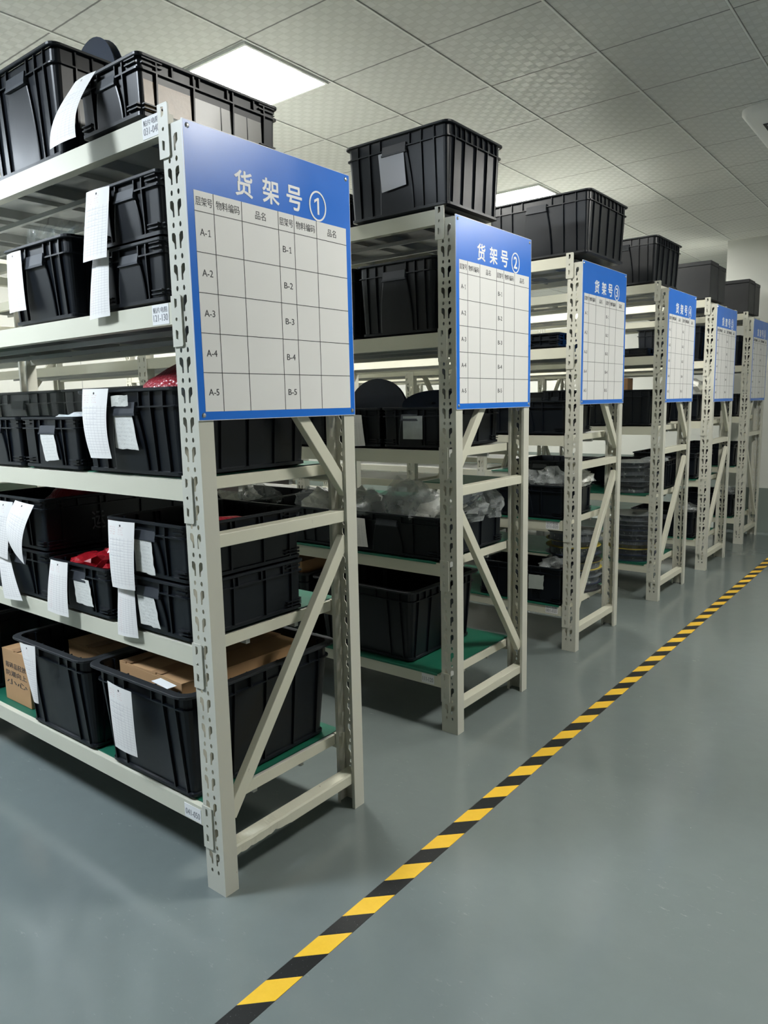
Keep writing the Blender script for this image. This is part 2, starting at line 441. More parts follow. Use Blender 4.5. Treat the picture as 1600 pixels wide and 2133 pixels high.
def bracket_mesh():
    mb = holed([(-.040, -.112), (-.004, -.112), (0, -.108), (0, .010), (-.004, .013), (-.040, .013)],
        [[(-.026, -.018), (-.018, -.015), (-.016, -.012), (-.016, .004), (-.026, .006)], ell(-.021, -.045, .0045, .0045, 8), [(-.027, -.092), (-.019, -.095), (-.017, -.08), (-.017, -.074), (-.027, -.070)]], -.0045, .0030)
    mb.box(-.0030, 0, -.0015, -.0002, -.108, .010)
    return mb.mesh('bracket', M_STEEL2)
BRACK = bracket_mesh()
# deck
def deck_mesh(L):
    mb = MB(); n = 5; w_ = L / n
    for k in range(n):
        a = -PW - .012 - k * w_; b = a - w_ + .003
        mb.box(b, a, .038, RD - .038, -.005, -.002)
        mb.box(a - .003, a, .038, RD - .038, -.036, -.002); mb.box(b, b + .003, .038, RD - .038, -.036, -.002)
        c = (a + b) / 2
        mb.box(c - .02, c + .02, .04, RD - .04, -.020, -.0052)
    mb.box(b + .01, -PW - .02, .20, .215, -.052, -.037)
    mb.box(b + .01, -PW - .02, .40, .415, -.052, -.037)
    return mb.mesh('shelf_deck', M_DECK)
DECK = deck_mesh(BAY - PW - .03)
ENDCAP = MB().box(-PW - .014, -PW - .008, .115, RD - .045, -.034, -.001).mesh('deck_edge', M_STEEL)
def beam_mesh(flip):
    mb = MB(); xa, xb = -PW + .002, -BAY + .002 - .0
    xb = -BAY - .002
    mb.hexa([(xb, .0, -.055), (xa, 0, -.055), (xa, .030, -.055), (xb, .030, -.055), (xb, 0, -.001), (xa, 0, -.001), (xa, .036, -.001), (xb, .036, -.001)])
    if flip: mb.v = [(x, RD - y, z) for x, y, z in mb.v]; mb.f = [tuple(reversed(f)) for f in mb.f]
    return mb.mesh('beam', M_STEEL)
BEAM_N, BEAM_F = beam_mesh(False), beam_mesh(True)
ORD = ['', 'first', 'second', 'third', 'fourth', 'fifth', 'sixth']
LVN = ['top', 'second', 'third', 'fourth', 'bottom']
def make_rack(k, x, y, mirror, bays):
    r = thing('storage_rack', ['', 'nearest cream steel storage rack, filled with crates, totes and hanging cards', 'second cream steel rack from the camera, with clear bags in crates', 'third cream steel rack from the camera, its top crate overhanging', 'fourth cream steel rack, with stacked reels on its lower shelves', 'fifth cream steel rack, second from the far wall', 'farthest cream steel rack, beside the wall with green lower band'][k], 'rack', (x, y, 0), 0, 'row of steel storage racks')
    for b in range(bays + 1): frame_parts(r, -b * BAY, mirror, k == 1 and b == 0)
    for b in range(bays):
        for li, z in enumerate(LV):
            o = link('beam', BEAM_N, r); o.location = (-b * BAY, 0, z); 
            dx = -.045 if li == 0 else -.037
            c = link('bracket', BRACK, o); c.location = (dx, 0, 0)
            c = link('bracket', BRACK, o); c.location = (-BAY + dx + .01, 0, 0); c.scale = (-1, 1, 1); c.location.x = -BAY - .037
            o = link('beam', BEAM_F, r); o.location = (-b * BAY, 0, z)
            o = link('shelf_deck', DECK, r); o.location = (-b * BAY, 0, z)
            o = link('deck_edge', ENDCAP, r); o.location = (-b * BAY, 0, z)
    return r
RK = [(1, 0, 0, False), (2, -.0155, 1.2166, True), (3, -.0385, 2.4203, False), (4, -.0026, 3.6585, False), (5, .013, 4.7461, False), (6, .0039, 5.9958, True)]
RACK = {}
for k, x, y, mir in RK: RACK[k] = (make_rack(k, x, y, mir, 2), x, y)

# ------------------------------------------------------------------ text
def text_mesh(s, size, width=None, bold=0, mat=M_INK):
    cu = bpy.data.curves.new('txt', 'FONT'); cu.body = s; cu.size = size; cu.align_x = 'CENTER'; cu.align_y = 'CENTER'; cu.offset = bold; cu.extrude = .0004
    cu.resolution_u = 3
    o = bpy.data.objects.new('txt', cu); COL.objects.link(o)
    dg = bpy.context.evaluated_depsgraph_get(); dg.update()
    m = bpy.data.meshes.new_from_object(o.evaluated_get(dg)); COL.objects.unlink(o); bpy.data.objects.remove(o)
    if m.vertices:
        xs = [v.co.x for v in m.vertices]; ys = [v.co.y for v in m.vertices]
        cx, cy = (min(xs) + max(xs)) / 2, (min(ys) + max(ys)) / 2; sx = width / (max(xs) - min(xs)) if width else 1
        hh = size * 1.0
        vs = [((v.co.x - cx) * sx, v.co.y - cy, v.co.z) for v in m.vertices]
    else: vs = []
    fs = [tuple(p.vertices) for p in m.polygons]; bpy.data.meshes.remove(m)
    return vs, fs
def put_text(mb, s, y, z, size, width=None, bold=0, x=.0044, height=None):
    vs, fs = text_mesh(s, size, width, 0)
    if height and vs:
        h = max(v[1] for v in vs) - min(v[1] for v in vs); vs = [(a, b * height / h, c) for a, b, c in vs]
    if bold > .0005:
        for i in range(8): mb.add([(x + c + i * 2e-5, y + a + bold * math.cos(i * PI / 4), z + b + bold * math.sin(i * PI / 4)) for a, b, c in vs], fs)
    else: mb.add([(x + c, y + a, z + b) for a, b, c in vs], fs)
def put_one(mb, y, z, h, w_, st, foot, x=.0046):
    P = [(0, -h / 2), (st, -h / 2), (st, h / 2), (.25 * st, h / 2), (-w_ * .55, h / 2 - h * .17), (-w_ * .55, h / 2 - h * .17 - st * 1.1), (0, h / 2 - h * .17)]
    P = [(a - st / 2, b) for a, b in P]
    mb.add([(x + .0004, y + a, z + b) for a, b in P], [(0, 1, 2, 3, 6), (6, 3, 4, 5)])
    if foot: mb.add([(x + .0004, y + a, z + b) for a, b in ((-w_ * .5, -h / 2), (w_ * .5, -h / 2), (w_ * .5, -h / 2 + st * .8), (-w_ * .5, -h / 2 + st * .8))], [(0, 1, 2, 3)])
def put_text_front(mb, s, x, z, y, size, width=None, bold=0, height=None):
    vs, fs = text_mesh(s, size, width, 0)
    if height and vs:
        h = max(v[1] for v in vs) - min(v[1] for v in vs); vs = [(a, b * height / h, c) for a, b, c in vs]
    mb.add([(x + a, y - c, z + b) for a, b, c in vs], fs)

# ------------------------------------------------------------------ sign boards
ZB, ZT = 1.313, 2.021
table = MB(); 
COLS = [.021, .080, .171, .300, .360, .451, .580]; ROWS = [1.866, 1.818, 1.722, 1.6255, 1.528, 1.431, 1.334]
lw = .0008
for y in COLS[1:-1]: table.box(.0046, .0050, y - lw, y + lw, ROWS[-1], ROWS[0])
for z in ROWS[1:-1]: table.box(.0046, .0050, COLS[0], COLS[-1], z - lw, z + lw)
hd = ['层架号', '物料编码', '品名']
for g_ in (0, 3):
    for q_ in range(3):
        a, b = COLS[g_ + q_], COLS[g_ + q_ + 1]
        put_text(table, hd[q_], (a + b) / 2, 1.842, .022, [.051, .076, .037][q_], .0002, .0046, .021)
    for rr_ in range(5):
        if rr_ == 0:
            yc_ = (COLS[g_] + COLS[g_ + 1]) / 2; zc_ = (ROWS[1] + ROWS[2]) / 2
            put_text(table, 'A-' if g_ == 0 else 'B-', yc_ - .0065, zc_, .02, .0205, .0002, .0046, .0165); put_one(table, yc_ + .0125, zc_, .0165, .008, .0018, True); continue
        put_text(table, ('A-%d' if g_ == 0 else 'B-%d') % (rr_ + 1), (COLS[g_] + COLS[g_ + 1]) / 2, (ROWS[rr_ + 1] + ROWS[rr_ + 2]) / 2, .02, .033, .0002, .0046, .0165)
TABLE = table.mesh('table_print', M_INK)
title = MB()
for ch, yc in zip('货架号', (.182, .277, .365)): put_text(title, ch, yc, 1.9115, .07, .058, .0013, .0042, .062)
TITLE_V = (title.v, title.f)
def make_sign(k, x, y, dz):
    s = thing('sign_board', 'blue and white index board with circled %d on the %s rack end' % (k, ['', 'nearest', 'second', 'third', 'fourth', 'fifth', 'farthest'][k]), 'sign', (x, y, dz), 0, 'shelf index boards on the rack ends')
    MB().box(.0004, .0040, 0, RD, ZB, ZT).build('board', M_BLUE, s)
    m = MB(); m.box(.0003, .0041, -.0016, -.0001, ZB, ZT); m.box(.0003, .0041, RD + .0001, RD + .0016, ZB, ZT); m.box(.0003, .0041, -.0016, RD + .0016, ZT, ZT + .0016); m.box(.0003, .0041, -.0016, RD + .0016, ZB - .0016, ZB)
    m.build('edge_trim', M_EDGE, s)
    MB().box(.0041, .0045, COLS[0], COLS[-1], ROWS[-1], ROWS[0]).build('table_panel', M_WHITE, s)
    link('table_print', TABLE, s)
    m = MB(); m.add(*TITLE_V); m.build('title_lettering', M_LWHITE, s); m = MB()
    if k == 1: put_one(m, .461, 1.908, .046, .022, .0075, False, .0043)
    else: put_text(m, str(k), .459, 1.909, .06, .028, .0012, .0042, .046)
    m.build('number', M_LWHITE, s); m = MB()
    n = 32; L = []
    for i in range(n):
        a = 2 * PI * i / n; c_, s_ = math.cos(a), math.sin(a)
        L.append([(.0042, .459 + .0305 * c_, 1.908 + .0365 * s_), (.0050, .459 + .0305 * c_, 1.908 + .0365 * s_), (.0050, .459 + .0355 * c_, 1.908 + .0415 * s_), (.0042, .459 + .0355 * c_, 1.908 + .0415 * s_)])
    L.append(L[0]); m.loops(L, False, False)
    m.build('number_ring', M_LWHITE, s)
    for yy, zz in ((.013, ZT - .012), (RD - .015, ZT - .013), (.015, ZB + .012), (RD - .012, ZB + .012)):
        mm = MB(); r_ = .0065
        mm.loops([[(.0041, yy + r_ * math.cos(a), zz + r_ * math.sin(a)) for a in [2 * PI * i / 12 for i in range(12)]], [(.0065, yy + r_ * .7 * math.cos(a), zz + r_ * .7 * math.sin(a)) for a in [2 * PI * i / 12 for i in range(12)]], [(.0072, yy + r_ * .25 * math.cos(a), zz + r_ * .25 * math.sin(a)) for a in [2 * PI * i / 12 for i in range(12)]]])
        mm.build('screw', M_ZINC, s)
for (k, x, y, mir), dz in zip(RK, (0, .0036, .0054, -.001, -.010, -.016)): make_sign(k, x, y, dz)

# shelf number tags glued to beams of the racks
def beam_tag(k, lv, x, w_, h_, dz, lines, tilt=0):
    r, rx, ry = RACK[k]; z = LV[lv]
    m = MB(); m.cur = 0; y = -.0009
    m.box(x - w_ / 2, x + w_ / 2, y, y + .0008, z + dz - h_, z + dz)
    m.cur = 1
    for i, (tx, hh) in enumerate(lines):
        zz = z + dz - h_ * (.27 if len(lines) > 1 and i == 0 else (.66 if len(lines) > 1 else .55))
        put_text_front(m, tx, x, zz, y - .0001, .02, w_ * .86, 0, hh)
    m.build('shelf_tag', [M_TAG, M_GREYINK], r)
beam_tag(1, 0, -.117, .074, .050, -.001, [('贴片电阻', .014), ('031-040', .017)])
beam_tag(1, 1, -.128, .070, .050, -.002, [('贴片电阻', .014), ('121-130', .017)])
beam_tag(1, 4, -.126, .074, .042, -.010, [('041-050', .018)])
beam_tag(2, 4, -.145, .062, .040, -.010, [('111-120', .018)])
beam_tag(3, 3, -.141, .076, .042, -.008, [('贴片电阻', .012), ('011-020', .016)])
beam_tag(3, 4, -.139, .072, .045, -.002, [('贴片电阻', .012), ('001-020', .016)])

# ------------------------------------------------------------------ crates
CR = {}
def crate_parts(w_, d, h, style):
    key = (round(w_, 3), round(d, 3), round(h, 3), style)
    if key in CR: return CR[key]
    body = MB(); rim = MB(); tab = MB(); fl = []
    def L(i, z, r): return rr(-w_ / 2 + i, w_ / 2 - i, i, d - i, max(.004, r - i * .6), z, 4)
    big = style in ('tall', 'tote')
    R0 = .045 if style == 'tote' else (.028 if big else .016)
    band = .052 if h > .2 else .038
    wt, wb = (.013, .024) if style != 'tote' else (.022, .045)   # wall inset top / bottom
    if style == 'low': wt, wb = .010, .013
    prof = [(wb + .012, 0), (wb + .004, .003), (wb - .006, .006), (wb - .006, .015), (wb, .017), (wt, h - band)]
    body.loops([L(i, z, R0) for i, z in prof] , cap1=False)
    top = [(wt, h - band), (wt - .008, h - band), (wt - .008, h - band + .004), (wt, h - band + .005), (wt, h - .008)]
    body.loops([L(i, z, R0) for i, z in top], False, False)
    inner = [(wt, h - .008), (wt + .004, h - .008)]
    body.loops([L(wt + .004, h - .006, R0), L(wt + .005, h - .03, R0), L(wb + .006, .02, R0), ], False, True)
    body.f[-1] = tuple(body.f[-1])
    ro = 0 if style != 'tote' else -.004
    rw = .009 if style != 'tote' else .024
    rim.loops([L(ro + .002, h - .009, R0), L(ro, h - .007, R0), L(ro, h - .001, R0), L(ro + .002, h, R0), L(ro + rw, h, R0), L(ro + rw + .001, h - .010, R0), L(ro + rw - .002, h - .010, R0), L(ro + .002, h - .009, R0)], False, False)
    # ribs
    def ribs(n_, length, put, z0, z1, pro_in_top, pro_in_bot, tw=.0022):
        for u in n_:
            put(u, z0, z1, pro_in_top, pro_in_bot, tw)
    def front(u, z0, z1, it, ib, tw):
        x = u
        body.hexa([(x - tw, ib, z0), (x + tw, ib, z0), (x + tw, ib + .02, z0), (x - tw, ib + .02, z0), (x - tw, it, z1), (x + tw, it, z1), (x + tw, it + .02, z1), (x - tw, it + .02, z1)])
    def back(u, z0, z1, it, ib, tw):
        x = u
        body.hexa([(x - tw, d - ib - .02, z0), (x + tw, d - ib - .02, z0), (x + tw, d - ib, z0), (x - tw, d - ib, z0), (x - tw, d - it - .02, z1), (x + tw, d - it - .02, z1), (x + tw, d - it, z1), (x - tw, d - it, z1)])
    def side(sg):
        def f(u, z0, z1, it, ib, tw):
            X = w_ / 2
            a = [(X - ib - .02, u - tw, z0), (X - ib, u - tw, z0), (X - ib, u + tw, z0), (X - ib - .02, u + tw, z0), (X - it - .02, u - tw, z1), (X - it, u - tw, z1), (X - it, u + tw, z1), (X - it - .02, u + tw, z1)]
            if sg < 0: a = [(-p[0], p[1], p[2]) for p in a]; a = [a[1], a[0], a[3], a[2], a[5], a[4], a[7], a[6]]
            body.hexa(a)
        return f
    lt, lb = wt - .008, wb - .006
    zt = h - band; zb = .012
    fw_ = [-w_ * .36, -w_ * .245, w_ * .245, w_ * .36] if style != 'low' else [-w_ * .25, w_ * .25]
    sd = [d * .13, d * .30, d * .5, d * .70, d * .87] if style != 'low' else [d * .12, d * .36, d * .64, d * .88]
    for pos, fn in ((fw_, front), (fw_, back), (sd, side(1)), (sd, side(-1))):
        ribs(pos, 0, fn, zb, zt, lt, lb)
        ribs(pos, 0, fn, zt, h - .006, lt + .001, lt)
    up_f = [-w_ * .14, w_ * .14]; up_s = [d * .22, d * .4, d * .6, d * .8]
    for pos, fn in ((up_f, front), (up_f, back), (up_s, side(1)), (up_s, side(-1))): ribs(pos, 0, fn, zt, h - .006, lt + .001, lt)
    if style == 'low':       # stacking fins near corners, top and bottom
        for zc in (h - band + .015, h - band + .026, .022, .032):
            iz = wt - .007
            for sx in (-1, 1):
                a, b = sorted((sx * (w_ / 2 - .060), sx * (w_ / 2 - .016)))
                body.box(a, b, iz, iz + .01, zc, zc + .003); body.box(a, b, d - iz - .01, d - iz, zc, zc + .003)
                for ya, yb in ((.016, .075), (d - .075, d - .016)):
                    xa, xb = sorted((sx * (w_ / 2 - iz), sx * (w_ / 2 - iz - .01))); body.box(xa, xb, ya, yb, zc, zc + .003)
    # front pull tab and tapered label panel
    tw = min(.055, w_ * .14); 
    if style != 'tote':
        th = .030 if h > .2 else .022
        tab.hexa([(-tw, -.002, zt - th * .55), (tw, -.002, zt - th * .55), (tw, .018, zt - th * .55), (-tw, .018, zt - th * .55), (-tw, .003, zt + th * .5), (tw, .003, zt + th * .5), (tw, .018, zt + th * .5), (-tw, .018, zt + th * .5)])
        tab.box(-tw - .003, tw + .003, -.003, .016, zt - th * .72, zt - th * .50)
    # tapered panel between flaring ribs
    if style != 'tote':
        pn = []; n_ = 7; za, zb2 = .014, zt - .012
        Lp = []
        for i in range(n_ + 1):
            f_ = i / n_; z = za + (zb2 - za) * f_
            hw = tw * (1.45 - .42 * min(1, f_ * 1.0) ** 2.0)
            yy = lb + (lt - lb) * f_ + .001
            Lp.append([(-hw, yy + .014, z), (-hw, yy, z), (-hw + .004, yy - .001, z), (hw - .004, yy - .001, z), (hw, yy, z), (hw, yy + .014, z)])
        body.loops(Lp, True, True)
    out = [('body', body.mesh('crate_body', M_CRATE)), ('rim', rim.mesh('crate_rim', M_TRIM if style == 'tote' else M_RIM))]
    if tab.v: out.append(('pull_tab', tab.mesh('crate_tab', M_TAB)))
    CR[key] = out; return out
def crate(x0, x1, y, z, h, d, label, style='low', group=None, rz=0, name='plastic_crate'):
    w_ = x1 - x0
    t = thing(name, label, 'crate', ((x0 + x1) / 2, y, z), rz, group)
    for nm, me in crate_parts(w_, d, h, style): link(nm, me, t)
    t['_w'] = w_; del t['_w']
    return t
def panel(parent, name, pts, mat, y, th=.0006, crumple=.0, seed=0):
    """glued sheet on a front wall: pts in world x,z (tl,tr,br,bl) relative to parent; slightly crumpled"""
    px_, py_, pz_ = parent.location
    mb = MB(); N = 6; uv = []; vs = []
    for j in range(N + 1):
        for i in range(N + 1):
            u, v = i / N, j / N
            X = (1 - v) * ((1 - u) * pts[3][0] + u * pts[2][0]) + v * ((1 - u) * pts[0][0] + u * pts[1][0])
            Z = (1 - v) * ((1 - u) * pts[3][1] + u * pts[2][1]) + v * ((1 - u) * pts[0][1] + u * pts[1][1])
            dy = crumple * noise.noise(Vector((X * 30 + seed, Z * 30, 1)))
            ed = .004 * noise.noise(Vector((X * 60, Z * 60, seed + 5))) if crumple > 0 and (i in (0, N) or j in (0, N)) else 0
            vs.append((X - px_ + ed, y - py_ - abs(dy), Z - pz_ + ed)); uv.append((u, v))
    fs = [(j * (N + 1) + i, j * (N + 1) + i + 1, (j + 1) * (N + 1) + i + 1, (j + 1) * (N + 1) + i) for j in range(N) for i in range(N)]
    mb.add(vs, fs); mb.uv = uv
    return mb.build(name, mat, parent, True)
def card(pts, y, bulge, label, mat=None, lift=0, group='hanging record cards on the crates', sw=0):
    """a loose record card: pts world x,z of tl,tr,br,bl; hangs at y, bows outwards by bulge"""
    mb = MB(); NU, NV = 4, 12; vs = []; uv = []
    cx = sum(p[0] for p in pts) / 4; cz = max(p[1] for p in pts)
    for j in range(NV + 1):
        for i in range(NU + 1):
            u, v = i / NU, j / NV
            X = (1 - v) * ((1 - u) * pts[3][0] + u * pts[2][0]) + v * ((1 - u) * pts[0][0] + u * pts[1][0])
            Z = (1 - v) * ((1 - u) * pts[3][1] + u * pts[2][1]) + v * ((1 - u) * pts[0][1] + u * pts[1][1])
            X += sw * math.sin(v * PI)
            Y = -bulge * math.sin((1 - v) * PI * .62) - lift * (1 - v) ** 2 - .004 * math.sin(u * PI)
            vs.append((X - cx, Y, Z - cz)); uv.append((u, v))
    mb.add(vs, [(j * (NU + 1) + i, j * (NU + 1) + i + 1, (j + 1) * (NU + 1) + i + 1, (j + 1) * (NU + 1) + i) for j in range(NV) for i in range(NU)])
    mb.uv = uv
    o = mb.build('record_card', mat or M_LEDGER, None, True, (cx, y, cz))
    return tag(o, label, 'card', group)

G1 = 'black crates on the first rack'
ZS = LV
# -- rack 1, top
cA = crate(-.985, -.548, -.002, 2.060, .298, .58, 'large black crate at the far left on top of the first rack', 'tall', G1)
cB = crate(-.428, -.142, -.012, 2.060, .150, .475, 'low black crate with brown-patched sides on top of the first rack', 'low', G1)
for o_, ya, yb, za, zb_, mt in ((cB, .022, .052, .020, .107, M_AMBER), (cB, .060, .165, .020, .107, M_AMBER), (cB, .172, .262, .020, .107, M_SHEEN2), (cB, .266, .356, .020, .107, M_SHEEN2), (cB, .360, .412, .020, .107, M_SHEEN2), (cA, .08, .17, .09, .24, M_SHEEN), (cA, .180, .285, .05, .24, M_SHEEN)):
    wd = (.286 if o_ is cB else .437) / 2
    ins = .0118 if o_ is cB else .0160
    MB().box(wd - ins, wd - ins + .0012, ya, yb, za, zb_).build('sheen_or_brown_patch', mt, o_)  # thin colour patches: plain brown ones, and grey ones painting reflected light
# reel behind crate A
def reel(loc, r, th, mats, label, rot=(0, 0, 0), group='component reels', fl=.0018, name='component_reel'):
    t = thing(name, label, 'reel', loc, 0, group); t.rotation_euler = rot
    def disc(z0, z1, R, rin, mat, nm, holes=False):
        m = MB(); n = 40
        L = [[(R_ * math.cos(2 * PI * i / n), R_ * math.sin(2 * PI * i / n), z) for i in range(n)] for R_, z in ((rin, z0), (R, z0), (R, z1), (rin, z1), (rin, z0))]
        m.loops(L, False, False); m.build(nm, mat, t)
    disc(0, fl, r, r * .08, mats[0], 'flange'); disc(th - fl, th, r, r * .08, mats[0], 'flange')
    disc(fl, th - fl, r * random.choice((.80, .86, .92)), r * .3, mats[1], 'wound_tape')
    disc(fl, th - fl, r * .3, r * .08, mats[0], 'hub')
    return t
reel((-.790, .300, 2.355), .165, .030, (M_DISC, M_TAPEC), 'dark blue reel standing up inside the large crate on top of the first rack', (PI / 2, 0, math.radians(-6)), None)
# -- rack 1, second level
crate(-.402, -.100, -.004, 1.772, .160, .5, 'upper black crate of the pair stacked on the second shelf of the first rack', 'low', G1)
crate(-.402, -.100, -.004, 1.611, .160, .5, 'lower of two black crates stacked on the second shelf of the first rack', 'low', G1)
cL2 = crate(-.945, -.548, -.004, 1.611, .236, .5, 'wide black crate under clear film, left on the second shelf of the first rack', 'tall', G1)
# -- rack 1, third level
cR3 = crate(-.572, -.080, -.004, 1.160, .240, .5, 'deep black crate with red bubble wrap bulging out, third shelf', 'tall', G1)
cl3 = crate(-.925, -.580, -.004, 1.160, .165, .30, 'low black crate with torn note and clear bubble wrap, third shelf', 'low', G1)
cl3b = crate(-1.285, -.935, -.006, 1.160, .165, .30, 'low black crate cut by the left edge on the third shelf of the first rack', 'low', G1)
crate(-1.250, -.588, .31, 1.160, .262, .26, 'long black crate under stretch film behind the low crates on the third shelf', 'tall', G1)
crate(-1.925, -1.260, .31, 1.160, .262, .26, 'farther long black crate under stretch film at the left edge, third shelf', 'tall', G1)
# -- rack 1, fourth level
crate(-.456, -.080, -.004, .873, .162, .44, 'upper crate of the right-hand stack on the fourth shelf of the first rack', 'low', G1)
crate(-.456, -.080, -.004, .711, .162, .44, 'lower crate of the right-hand stack on the fourth shelf of the first rack', 'low', G1)
cM4 = crate(-.810, -.462, -.010, .711, .160, .44, 'low black crate holding red bags between two stacks on the fourth shelf', 'low', G1)
cU4 = crate(-1.225, -.828, -.004, .880, .178, .58, 'upper crate of the left-hand stack with a white character on its side, fourth shelf', 'low', G1)
crate(-1.225, -.828, -.004, .711, .169, .58, 'lower crate of the left-hand stack on the fourth shelf of the first rack', 'low', G1)
m = MB(); vs_, fs_ = text_mesh('运', .07, .05, .0006); m.add([(.1905 + c_, .20 + a, .085 + b) for a, b, c_ in vs_], fs_); m.build('painted_character', M_SMUDGE, cU4)
# -- rack 1, bottom
cT5 = crate(-.580, -.084, -.034, .243, .325, .62, 'large open black tote full of flat cardboard at the near end of the bottom shelf', 'tote', G1, name='plastic_tote')
cT5b = crate(-1.085, -.602, -.034, .243, .320, .62, 'large open black tote, second from the aisle on the bottom shelf of the first rack', 'tote', G1, name='plastic_tote')
crate(-1.86, -1.42, -.03, .243, .320, .40, 'black tote at the left edge on the bottom shelf of the first rack', 'tote', G1, name='plastic_tote')

# stickers and cards
panel(cR3, 'torn_note', [(-.372, 1.334), (-.288, 1.334), (-.263, 1.232), (-.376, 1.236)], M_NOTE, -.0020, crumple=.002, seed=1)
panel(cR3, 'clear_tape', [(-.372, 1.382), (-.290, 1.382), (-.290, 1.352), (-.372, 1.352)], M_BAGW, -.0085, crumple=.002, seed=2)
panel(cl3, 'torn_note', [(-.795, 1.272), (-.712, 1.276), (-.690, 1.192), (-.775, 1.188)], M_NOTE, -.0048, crumple=.002, seed=3)
cU = [o for o in COL.objects if o.get('label', '').startswith('upper crate of the right-hand')][0]
cLo = [o for o in COL.objects if o.get('label', '').startswith('lower crate of the right-hand')][0]
panel(cU, 'torn_note', [(-.318, .985), (-.232, .981), (-.222, .886), (-.312, .889)], M_NOTE, -.0048, crumple=.002, seed=4)
panel(cLo, 'torn_note', [(-.318, .820), (-.238, .822), (-.214, .733), (-.308, .735)], M_NOTE, -.0048, crumple=.002, seed=6)
panel(cM4, 'torn_note', [(-.655, .825), (-.565, .827), (-.548, .743), (-.645, .747)], M_NOTE, -.0108, crumple=.002, seed=7)
card([(-.412, 2.205), (-.312, 2.205), (-.318, 2.030), (-.448, 2.028)], -.018, .050, 'white card bowing out over the edge of the top beam of the first rack', lift=.02, sw=-.012)
card([(-.404, 1.925), (-.292, 1.922), (-.301, 1.742), (-.417, 1.742)], -.016, .008, 'white ruled card hanging on the upper crate of the second-shelf stack', lift=.01)
card([(-.400, 1.765), (-.322, 1.765), (-.330, 1.595), (-.432, 1.592)], -.012, .006, 'white card with red print hanging on the lower crate of the second-shelf stack', M_LEDGER2)
card([(-.886, 1.828), (-.796, 1.830), (-.785, 1.652), (-.893, 1.651)], -.014, .004, 'narrow white card at the left on the film-wrapped crate, second shelf', M_LEDGER2)
card([(-.506, 1.404), (-.372, 1.402), (-.362, 1.208), (-.470, 1.207)], -.014, .012, 'white ruled card hanging from the rim of the deep crate, third shelf', sw=-.012)
card([(-.425, 1.028), (-.291, 1.030), (-.297, .836), (-.412, .832)], -.014, .010, 'long ruled card hanging on the upper right-hand crate, fourth shelf')
card([(-.404, .846), (-.323, .838), (-.314, .690), (-.420, .683)], -.009, .004, 'card with red print on the lower right-hand crate, fourth shelf', M_LEDGER2)
card([(-.765, .872), (-.660, .873), (-.664, .698), (-.796, .700)], -.022, .010, 'white card hanging on the low crate between the stacks, fourth shelf', M_LEDGER2)
card([(-.985, 1.048), (-.858, 1.040), (-.905, .842), (-.995, .900)], -.014, .030, 'curled pointed card hanging on the upper left-hand crate, fourth shelf', sw=-.02)
card([(-1.120, 1.040), (-1.004, 1.040), (-1.058, .836), (-1.160, .850)], -.014, .012, 'white card at the left edge on the upper left-hand crate, fourth shelf')
card([(-1.150, .862), (-1.075, .862), (-.985, .700), (-1.120, .690)], -.012, .010, 'white card at the left edge curling over the fourth-shelf beam')
card([(-.442, .545), (-.320, .538), (-.305, .343), (-.420, .345)], -.046, .004, 'creased white card hanging on the near tote of the bottom shelf')
card([(-.985, .560), (-.876, .566), (-.880, .364), (-.914, .368)], -.046, .004, 'tapering white card hanging on the second tote of the bottom shelf')

# ------------------------------------------------------------------ soft things
def lump(name, loc, size, mat, label, cat, seed=0, rough=.25, freq=3.0, spiky=0, sub=4, smooth=True, group=None, parent=None, rz=0):
    bm = bmesh.new(); bmesh.ops.create_icosphere(bm, subdivisions=sub, radius=1)
    for v in bm.verts:
        p = v.co.copy(); n = noise.noise(p * freq * .5 + Vector((seed * 7.3, 0, 0))); n2 = noise.noise(p * freq * 1.6 + Vector((0, seed * 3.1, 0)))
        rg = abs(noise.noise(p * freq + Vector((0, 0, seed * 5.7))))
        k = 1 + rough * (n * 1.1 + n2 * .5) + spiky * (rg if p.z > -.2 else 0)
        q = p * k
        if q.z < -.55: q.z = -.55
        v.co = Vector((q.x * size[0], q.y * size[1], (q.z + .55) * size[2]))
    me = bpy.data.meshes.new(name); bm.to_mesh(me); bm.free(); me.materials.append(mat)
    for p in me.polygons: p.use_smooth = smooth
    o = link(name, me, parent); o.location = loc; o.rotation_euler = (0, 0, rz)
    return tag(o, label, cat, group)
def bag(loc, size, label, seed, mat=None, group='plastic bags in the crates', spiky=.75, rz=0):
    """crumpled poly bag: gathered sheet folds rising from a filled base"""
    o = lump('plastic_bag', loc, size, mat or M_BAG, label, 'bag', seed, .35, 2.6, spiky, 3, False, group, None, rz)
    return o
lump('bubble_wrap', (-.320, .25, 1.262), (.178, .165, .140), M_BUBBLE, 'heap of red bubble wrap bulging out of the deep crate, third shelf', 'packaging', 1, .07, 3)
lump('bubble_wrap', (-.755, .14, 1.287), (.150, .10, .030), M_BUBBLEW, 'clear bubble wrap showing above the low crate, third shelf', 'packaging', 2, .30, 6, .25)
lump('bubble_wrap', (-1.02, .31, .896), (.145, .22, .140), M_BUBBLE, 'red bubble wrap in the upper left-hand crate, fourth shelf', 'packaging', 3, .12, 3)
lump('bubble_wrap', (-.16, .17, .975), (.07, .13, .036), M_BUBBLE, 'small heap of red bubble wrap in the upper right-hand crate, fourth shelf', 'packaging', 4, .15, 3)
lump('plastic_bag', (-.60, .09, .832), (.055, .06, .044), M_REDBAG, 'shiny red plastic bag in the low middle crate, fourth shelf', 'bag', 5, .3, 3, .5, 3, False)
lump('plastic_bag', (-.71, .08, .838), (.050, .06, .028), M_REDBAG, 'flat red plastic bag with a white label in the low middle crate, fourth shelf', 'bag', 6, .2, 3, .2, 3, False)
